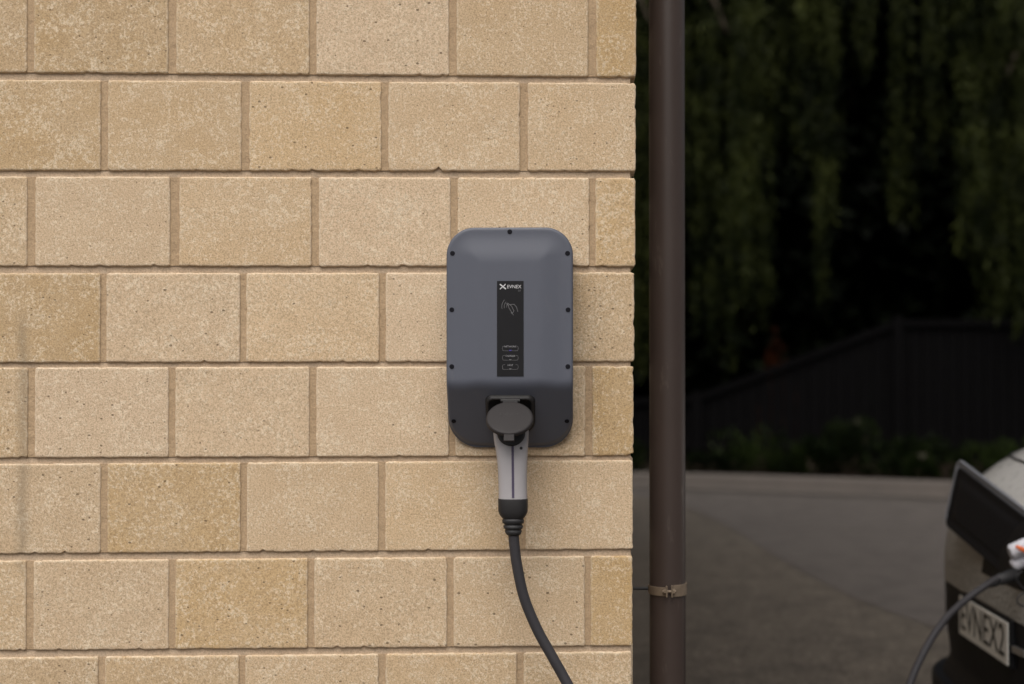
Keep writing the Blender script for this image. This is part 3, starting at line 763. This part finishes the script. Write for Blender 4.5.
mb = MB(); mb.box((NX + 4.15, CY - .6, .78), (NX + 4.215, CY + .6, .84)); mb.build('tail_light', simple('tail_red', (.4, .02, .02), .2), car, bevel=.01)

# ------------------------------------------------------------------ ground, road, kerb, bed
def cw(X, Z, z=0): # camera-frame ground point
    return Vector((CAM_LOC.x + X * math.cos(R(1.84)) - Z * math.sin(R(1.84)), CAM_LOC.y + Z * math.cos(R(1.84)) + X * math.sin(R(1.84)), z))
mb = MB(); mb.add([(-150, -150, 0), (150, -150, 0), (150, 200, 0), (-150, 200, 0)], [(0, 1, 2, 3)]); tag(mb.build('ground', M_asph), 'coarse dark asphalt driveway beside the building', kind='structure')
kl = [(-14, 15.0), (-8, 15.0), (-3, 15.0), (0, 14.95), (1.3, 14.8), (2, 14.6), (3, 14.22), (4.3, 13.7), (6, 13.0), (9, 11.6), (13, 9.6), (18, 7)]
klw = spline([cw(X, Z) for X, Z in kl], 8)
def off(p, q, d):
    t = (q - p).normalized(); return Vector((-t.y, t.x, 0)) * d
KN = [off(klw[max(i-1, 0)], klw[min(i+1, len(klw)-1)], 1).normalized() for i in range(len(klw))]
# smooth road sheet: from the seam to the kerb
seam = spline([cw(.6, 14.9), cw(1.2, 13.9), cw(1.55, 13.0), cw(1.72, 11.5), cw(1.78, 10), cw(1.86, 8.6), cw(2.02, 7.5), cw(2.35, 6.6), cw(3.1, 5.9), cw(4.5, 5.4), cw(8, 5), cw(20, 4.6)], 8)
poly = [p for p in seam] + [p for p in reversed([k_ for k_ in klw if k_.x > seam[0].x])]
mb = MB(); mb.add([(p.x, p.y, .004) for p in poly], [tuple(range(len(poly)))])
rd = mb.build('road', M_road); tag(rd, 'smoother grey asphalt running to the kerb', kind='structure')
mb = MB()
prof = [(-.02, -.01), (-.02, .012), (-.01, .018), (.0, .03), (.025, .135), (.04, .15), (.16, .155), (.175, .14), (.175, -.05)]
for i in range(len(klw) - 1): pass
rings = [[klw[i] + KN[i] * a + Vector((0, 0, z)) for a, z in prof] for i in range(len(klw))]
mb.loft(rings); gm = MB()
for i in range(len(klw) - 1):
    w0, w1 = .34 + .05 * math.sin(i * 1.3), .34 + .05 * math.sin((i + 1) * 1.3)  # strip darker than the road along the kerb's foot, width wavering
    gm.add([klw[i] + KN[i] * -w0 + Vector((0, 0, .008)), klw[i+1] + KN[i+1] * -w1 + Vector((0, 0, .008)), klw[i+1] + KN[i+1] * .02 + Vector((0, 0, .008)), klw[i] + KN[i] * .02 + Vector((0, 0, .008))], [(0, 1, 2, 3)])
tag(gm.build('gutter_channel', simple('gutter_dark', (.030, .024, .019), .9, vary=.4, scale=6)), 'dark channel along the foot of the kerb', kind='structure')
tag(mb.build('kerb', M_kerb, bevel=0), 'concrete kerb along the far side of the road', kind='structure')
mb = MB(); n = len(klw); base = [klw[i] + KN[i] * .17 + Vector((0, 0, .11)) for i in range(n)]; far_ = [Vector((b.x * 1.0, 60, .11)) for b in base]
mb.add(base + far_, [(i, i + 1, n + i + 1, n + i) for i in range(n - 1)]); tag(mb.build('garden_soil', M_soil), 'bark-covered planting bed behind the kerb', kind='structure')

# ------------------------------------------------------------------ fence
FZ = 17.0
fen = empty('timber_fence', cw(4.6, FZ), label='near-black timber fence with a raked section behind the planting bed', cat='fence')
def ftop(X): return interp([(-30, .75), (1.9, .78), (4.55, 1.72), (4.6, 1.79), (40, 1.79)], X)
fposts = [-7.4, -5, -2.6, -.2, 2.2, 4.6, 7.0, 9.4, 11.8, 14.2]
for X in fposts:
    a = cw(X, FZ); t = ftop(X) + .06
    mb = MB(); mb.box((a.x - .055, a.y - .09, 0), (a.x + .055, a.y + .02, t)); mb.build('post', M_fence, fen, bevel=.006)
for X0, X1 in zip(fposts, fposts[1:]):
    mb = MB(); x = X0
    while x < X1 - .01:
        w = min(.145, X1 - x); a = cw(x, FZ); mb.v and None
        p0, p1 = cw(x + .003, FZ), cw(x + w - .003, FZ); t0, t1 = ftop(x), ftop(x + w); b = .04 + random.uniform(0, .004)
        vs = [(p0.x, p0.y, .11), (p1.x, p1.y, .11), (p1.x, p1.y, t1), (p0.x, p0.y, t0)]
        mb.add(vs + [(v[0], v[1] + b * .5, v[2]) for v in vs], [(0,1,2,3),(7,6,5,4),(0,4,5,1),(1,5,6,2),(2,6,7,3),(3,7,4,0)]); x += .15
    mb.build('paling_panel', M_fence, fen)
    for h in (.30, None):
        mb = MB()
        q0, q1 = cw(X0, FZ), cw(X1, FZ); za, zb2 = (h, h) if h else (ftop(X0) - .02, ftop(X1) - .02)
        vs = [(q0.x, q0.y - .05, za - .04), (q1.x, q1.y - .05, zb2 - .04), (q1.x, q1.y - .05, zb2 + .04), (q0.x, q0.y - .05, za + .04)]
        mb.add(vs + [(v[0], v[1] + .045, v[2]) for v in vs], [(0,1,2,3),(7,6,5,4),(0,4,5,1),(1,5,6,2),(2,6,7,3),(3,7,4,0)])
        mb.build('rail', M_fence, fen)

# ------------------------------------------------------------------ plants
def leafquad(mb, p, d, w, l, nrm=None):
    d = d.normalized(); s_ = d.cross(nrm or Vector((random.gauss(0,1), random.gauss(0,1), random.gauss(0,1)))).normalized() * w
    n = len(mb.v); mb.v += [tuple(p), tuple(p + d * l * .45 + s_), tuple(p + d * l), tuple(p + d * l * .45 - s_)]; mb.f.append((n, n+1, n+2, n+3))
def willow(base, hgt, rad, curtains, label, seed, nrand=160, lean=0):
    random.seed(seed)
    t = empty('willow_tree', base, label=label, cat='tree', group='weeping willows behind the fence')
    mb = MB(); tr = [base + Vector((0, 0, -.1)), base + Vector((.08, 0, 1.2)), base + Vector((.0 + lean, .05, 2.4)), base + Vector((.15 + lean, 0, hgt * .55))]
    mb.tube(spline(tr, 5), [.34 - .012 * i for i in range(16)], 14)
    ends = []
    for k_ in range(9):
        a = 2 * math.pi * k_ / 9 + random.uniform(-.3, .3); s_ = tr[3] + Vector((0, 0, random.uniform(-1, .4))); rr = rad * random.uniform(.6, .95)
        e = base + Vector((math.cos(a) * rr, math.sin(a) * rr, hgt * random.uniform(.8, .98))); m = s_.lerp(e, .5) + Vector((0, 0, hgt * .16))
        pts = spline([s_, m, e, e + Vector((math.cos(a) * .5, math.sin(a) * .5, -.8))], 6); mb.tube(pts, [.13 - .0062 * i for i in range(len(pts))], 8); ends += pts[5:]
    mb.build('trunk', M_bark, t, smooth=True)
    mb = MB()
    def strand(x, y, z0, z1, dens=1.0):
        p = Vector((x, y, z0)); ph = random.uniform(0, 6); ax = random.uniform(-.05, .05); ay = random.uniform(-.05, .05); L = z0 - z1; n = int(L / .045 * dens)
        for i in range(n):
            f = i / n; q = Vector((x + ax * L * f + .05 * math.sin(f * 4 + ph), y + ay * L * f + .05 * math.cos(f * 5 + ph), z0 - L * f))
            d = Vector((random.gauss(0, .55), random.gauss(0, .55), -1)); leafquad(mb, q, d, .012, random.uniform(.09, .14))
    for (x, y, sx, sy, z0, z1, cnt) in curtains:
        while cnt > 0:
            k_ = random.choice((3, 5, 7, 9)); bx, by, bz = random.gauss(x, sx * 1.1), random.gauss(y, sy), z1 + abs(random.gauss(0, .6)); cnt -= k_
            for _ in range(k_): strand(random.gauss(bx, .045), random.gauss(by, .06), z0 + random.uniform(-.4, .5), bz + random.uniform(-.1, .5))
    for _ in range(nrand):
        e = random.choice(ends); strand(e.x + random.gauss(0, .45), e.y + random.gauss(0, .45), e.z + random.uniform(-.3, .4), max(1.2, e.z - random.uniform(1.5, 5)), .7)
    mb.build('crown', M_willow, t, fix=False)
    return t
def bg(px, py, Z): p = atd(px, py, Z); return p
def curtain(px, py_bot, Z, spx, cnt, py_top=-40, sy=.25):
    a = atd(px, py_bot, Z); b = atd(px, py_top, Z); return (a.x, a.y, spx * Z / F, sy, b.z, a.z, cnt)
c1 = [curtain(645, 380, 17.6, 8, 34, 20), curtain(700, 350, 18.0, 14, 12, 40), curtain(735, 330, 17.6, 12, 34, -10), curtain(758, 300, 17.2, 9, 26, 10), curtain(700, 200, 18.3, 16, 5),
      curtain(790, 230, 17.5, 12, 18, -60), curtain(825, 250, 17.6, 14, 18), curtain(812, 40, 17.0, 10, 26, -120), curtain(850, 20, 17.0, 8, 18, -120), curtain(745, 385, 18.2, 26, 22, 150), curtain(830, 330, 18.2, 14, 10, 200),
      curtain(560, 330, 17.6, 40, 60), curtain(440, 300, 17.8, 60, 60), curtain(865, 120, 18.2, 10, 8)]
willow(cw(-.4, 20.2), 7.6, 3.2, c1, 'weeping willow nearest the downpipe, olive strands hanging over the raked fence', 11, 70)
c2 = [curtain(975, 300, 17.1, 9, 22, -30), curtain(990, 350, 16.9, 5, 14, 120), curtain(1015, 360, 16.9, 8, 26, -30), curtain(952, 130, 17.3, 12, 14, -60), curtain(1000, 90, 16.8, 14, 26, -100), curtain(935, 230, 18.2, 10, 6), curtain(890, 240, 18.6, 16, 7, -60), curtain(1060, 330, 17.2, 22, 50), curtain(1130, 320, 17.2, 40, 60), curtain(1240, 320, 17.2, 50, 60)]
willow(cw(10.2, 20.4), 7.8, 3.4, c2, 'weeping willow at the right edge, strands trailing in front of the fence', 23, 60)

def evergreen_mesh(seed):
    random.seed(seed); mb = MB()
    for _ in range(9000):
        h = random.random() ** .9; z = .3 + h * 9.2; rad = 1.9 * (1 - h * .55) * math.sqrt(random.uniform(.25, 1)) * (1 + .15 * math.sin(h * 20))
        a = random.uniform(0, 2 * math.pi); p = Vector((math.cos(a) * rad, math.sin(a) * rad, z)); d = Vector((math.cos(a), math.sin(a), random.uniform(-.8, .5))); leafquad(mb, p, d, random.uniform(.11, .17), random.uniform(.4, .6))
    return mb
def evergreens():
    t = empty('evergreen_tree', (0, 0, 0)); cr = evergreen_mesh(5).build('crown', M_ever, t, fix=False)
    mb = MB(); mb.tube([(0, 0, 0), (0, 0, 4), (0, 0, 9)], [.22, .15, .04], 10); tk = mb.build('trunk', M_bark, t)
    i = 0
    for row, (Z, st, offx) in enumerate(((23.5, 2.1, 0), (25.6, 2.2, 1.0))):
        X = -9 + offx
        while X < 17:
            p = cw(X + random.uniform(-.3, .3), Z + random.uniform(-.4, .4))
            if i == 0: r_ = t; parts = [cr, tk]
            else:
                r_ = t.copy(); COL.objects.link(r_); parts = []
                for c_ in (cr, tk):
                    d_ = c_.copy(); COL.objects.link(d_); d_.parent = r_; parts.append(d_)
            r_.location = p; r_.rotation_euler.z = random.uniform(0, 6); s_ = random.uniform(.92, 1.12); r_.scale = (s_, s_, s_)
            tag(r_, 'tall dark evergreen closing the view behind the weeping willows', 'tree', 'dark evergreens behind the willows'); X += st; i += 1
evergreens()

def bush(name, p, rx, h, mat, n, label, cat='shrub', group=None, seed=1, flowers=0, lw=.02, ll=.07, stems=True, upright=False):
    random.seed(seed); t = empty(name, p, label=label, cat=cat, group=group); mb = MB()
    lumps = [(random.uniform(-.75, .75) * rx, random.uniform(-.4, .4) * rx, random.uniform(.05, .62) * h, random.uniform(.25, .6)) for _ in range(11)]
    for _ in range(n):
        l = random.choice(lumps); v = Vector((random.gauss(0, 1), random.gauss(0, 1), random.gauss(0, .9))).normalized() * random.uniform(.5, 1) ** .5 * l[3]
        q = Vector((l[0] + v.x * rx, l[1] + v.y * rx, max(.02, l[2] + v.z * h * .7)))
        leafquad(mb, p + q, v + Vector((0, 0, .5)), lw, ll)
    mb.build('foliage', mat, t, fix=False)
    mb = MB()
    for l in lumps: mb.tube([p, p + Vector((l[0] * .5, l[1] * .5, l[2] * .5)), p + Vector(l[:3])], [.012, .009, .004], 6)
    mb.build('stem', M_bark, t)
    if flowers:
        mb = MB()
        for _ in range(flowers):
            l = random.choice(lumps); c = p + Vector((l[0] + random.uniform(-.5, .5) * rx * .4, l[1] - rx * .4, l[2] + h * random.uniform(.15, .5)))
            for k_ in range(6):
                a = 2 * math.pi * k_ / 6; leafquad(mb, c, Vector((math.cos(a), -.5, math.sin(a))), .014, .04)
        mb.build('blossom', M_petal, t, fix=False)
    return t
G = 'low shrubs in the planting bed'
def gp(px, Z): 
    p = atd(px, 400, Z); return Vector((p.x, p.y, .11))
bush('garden_shrub', gp(708, 15.4), .22, .26, M_shrub, 260, 'thin brownish-green shrub next to the downpipe, first in the bed', group=G, seed=31)
bush('garden_shrub', gp(752, 15.4), .36, .50, M_shrub, 750, 'dark rounded shrub, second along the bed from the downpipe', group=G, seed=32)
bush('garden_shrub', gp(806, 15.1), .36, .42, M_shrub, 1000, 'brightest yellow-green low shrub in the middle of the bed', group=G, seed=33)
bush('garden_shrub', gp(848, 15.3), .33, .66, M_shrub, 800, 'taller shrub with a pale blossom at its tip, left of the fence post', group=G, seed=34, flowers=1)
bush('garden_shrub', gp(903, 14.8), .42, .50, M_shrub, 950, 'wide shrub at the foot of the fence post, left of the flowering plant', group=G, seed=35)
bush('flowering_plant', gp(922, 14.45), .16, .26, M_shrub, 420, 'small plant with cream flowers at the right end of the shrubs', 'plant', seed=36, flowers=4)
for i_, px in enumerate((600, 560, 500, 1000, 1060, 1120)):
    bush('garden_shrub', gp(px, 15.2 if px < 700 else 13.9), .4, .5, M_shrub, 900, ['shrub hidden behind the brick corner, nearest it', 'second shrub behind the brick corner', 'third shrub behind the brick corner', 'shrub behind the white car bonnet', 'shrub out past the white car', 'farthest right shrub past the white car'][i_], group=G, seed=40 + i_)
p_ = atd(778, 362, 17.9); 
bush('autumn_shrub', Vector((p_.x, p_.y, .1)), .21, 1.62, M_rust, 700, 'rust-red leafy shrub showing above the raked fence under the willow', seed=51, lw=.03, ll=.09)

# unseen broad tree, added beside the camera to shade the car and road
random.seed(77)
tb = Vector((5.6, -4.6, 0)); sh = empty('added_shade_tree', tb, label='unseen broad leafy tree added at the near side of the driveway to shade the white car and road', cat='tree')
mb = MB(); mb.tube(spline([tb, tb + Vector((.05, 0, 1.6)), tb + Vector((-.1, .2, 4.2)), tb + Vector((0, .4, 7))], 5), [.26 - .012 * i for i in range(16)], 14)
for k_ in range(7):
    a = 2 * math.pi * k_ / 7; s0 = tb + Vector((0, .2, 3.6 + .2 * k_)); mb.tube(spline([s0, s0 + Vector((math.cos(a) * 1.4, math.sin(a) * 1.4, 1.3)), s0 + Vector((math.cos(a) * 2.9, math.sin(a) * 2.9, 2.0))], 5), [.11 - .009 * i for i in range(11)], 8)
mb.build('trunk', M_bark, sh, smooth=True)
mb = MB(); lm = [(Vector((random.uniform(-3, 3), random.uniform(-2.6, 3.2), random.uniform(4.6, 8))), random.uniform(.9, 1.6)) for _ in range(30)]
for _ in range(16000):
    c_, r0 = random.choice(lm); v = Vector((random.gauss(0, 1), random.gauss(0, 1), random.gauss(0, .8))).normalized() * r0 * random.random() ** .4; leafquad(mb, tb + c_ + v, v + Vector((0, 0, -.4)), .055, .17)
mb.build('crown', M_shrub, sh, fix=False)

# ------------------------------------------------------------------ light
SUN_EL, SUN_AZ = 57, -8          # az: 0 = from straight in front of the wall, negative = from the left
w = bpy.data.worlds.new('World'); sc.world = w; w.use_nodes = True; nt = w.node_tree
sky = nt.nodes.new('ShaderNodeTexSky'); sky.sky_type = 'NISHITA'; sky.sun_disc = False
sky.sun_elevation = R(SUN_EL); sky.dust_density = 6; sky.air_density = 1.0; sky.ozone_density = .5
hs = nt.nodes.new('ShaderNodeHueSaturation'); hs.inputs['Saturation'].default_value = .35
bgk = nt.nodes['Background']; nt.links.new(sky.outputs[0], hs.inputs['Color']); nt.links.new(hs.outputs[0], bgk.inputs[0]); bgk.inputs[1].default_value = .055
sd = bpy.data.lights.new('sun', 'SUN'); so = bpy.data.objects.new('sun', sd); COL.objects.link(so)
sd.energy = 1.5; sd.angle = R(60); sd.color = (1, .95, .88)
d = Vector((math.sin(R(SUN_AZ)) * math.cos(R(SUN_EL)), -math.cos(R(SUN_AZ)) * math.cos(R(SUN_EL)), math.sin(R(SUN_EL))))   # towards the sun
so.rotation_euler = d.to_track_quat('Z', 'Y').to_euler()
sky.sun_rotation = math.atan2(d.x, d.y)
vs_ = sc.view_settings; sc.display_settings.display_device = 'sRGB'; vs_.view_transform = 'Standard'; vs_.look = 'None'; vs_.exposure = 0.82; vs_.gamma = 1; vs_.use_curve_mapping = False
sc.cycles.max_bounces = 6; sc.cycles.diffuse_bounces = 3; sc.cycles.use_denoising = True
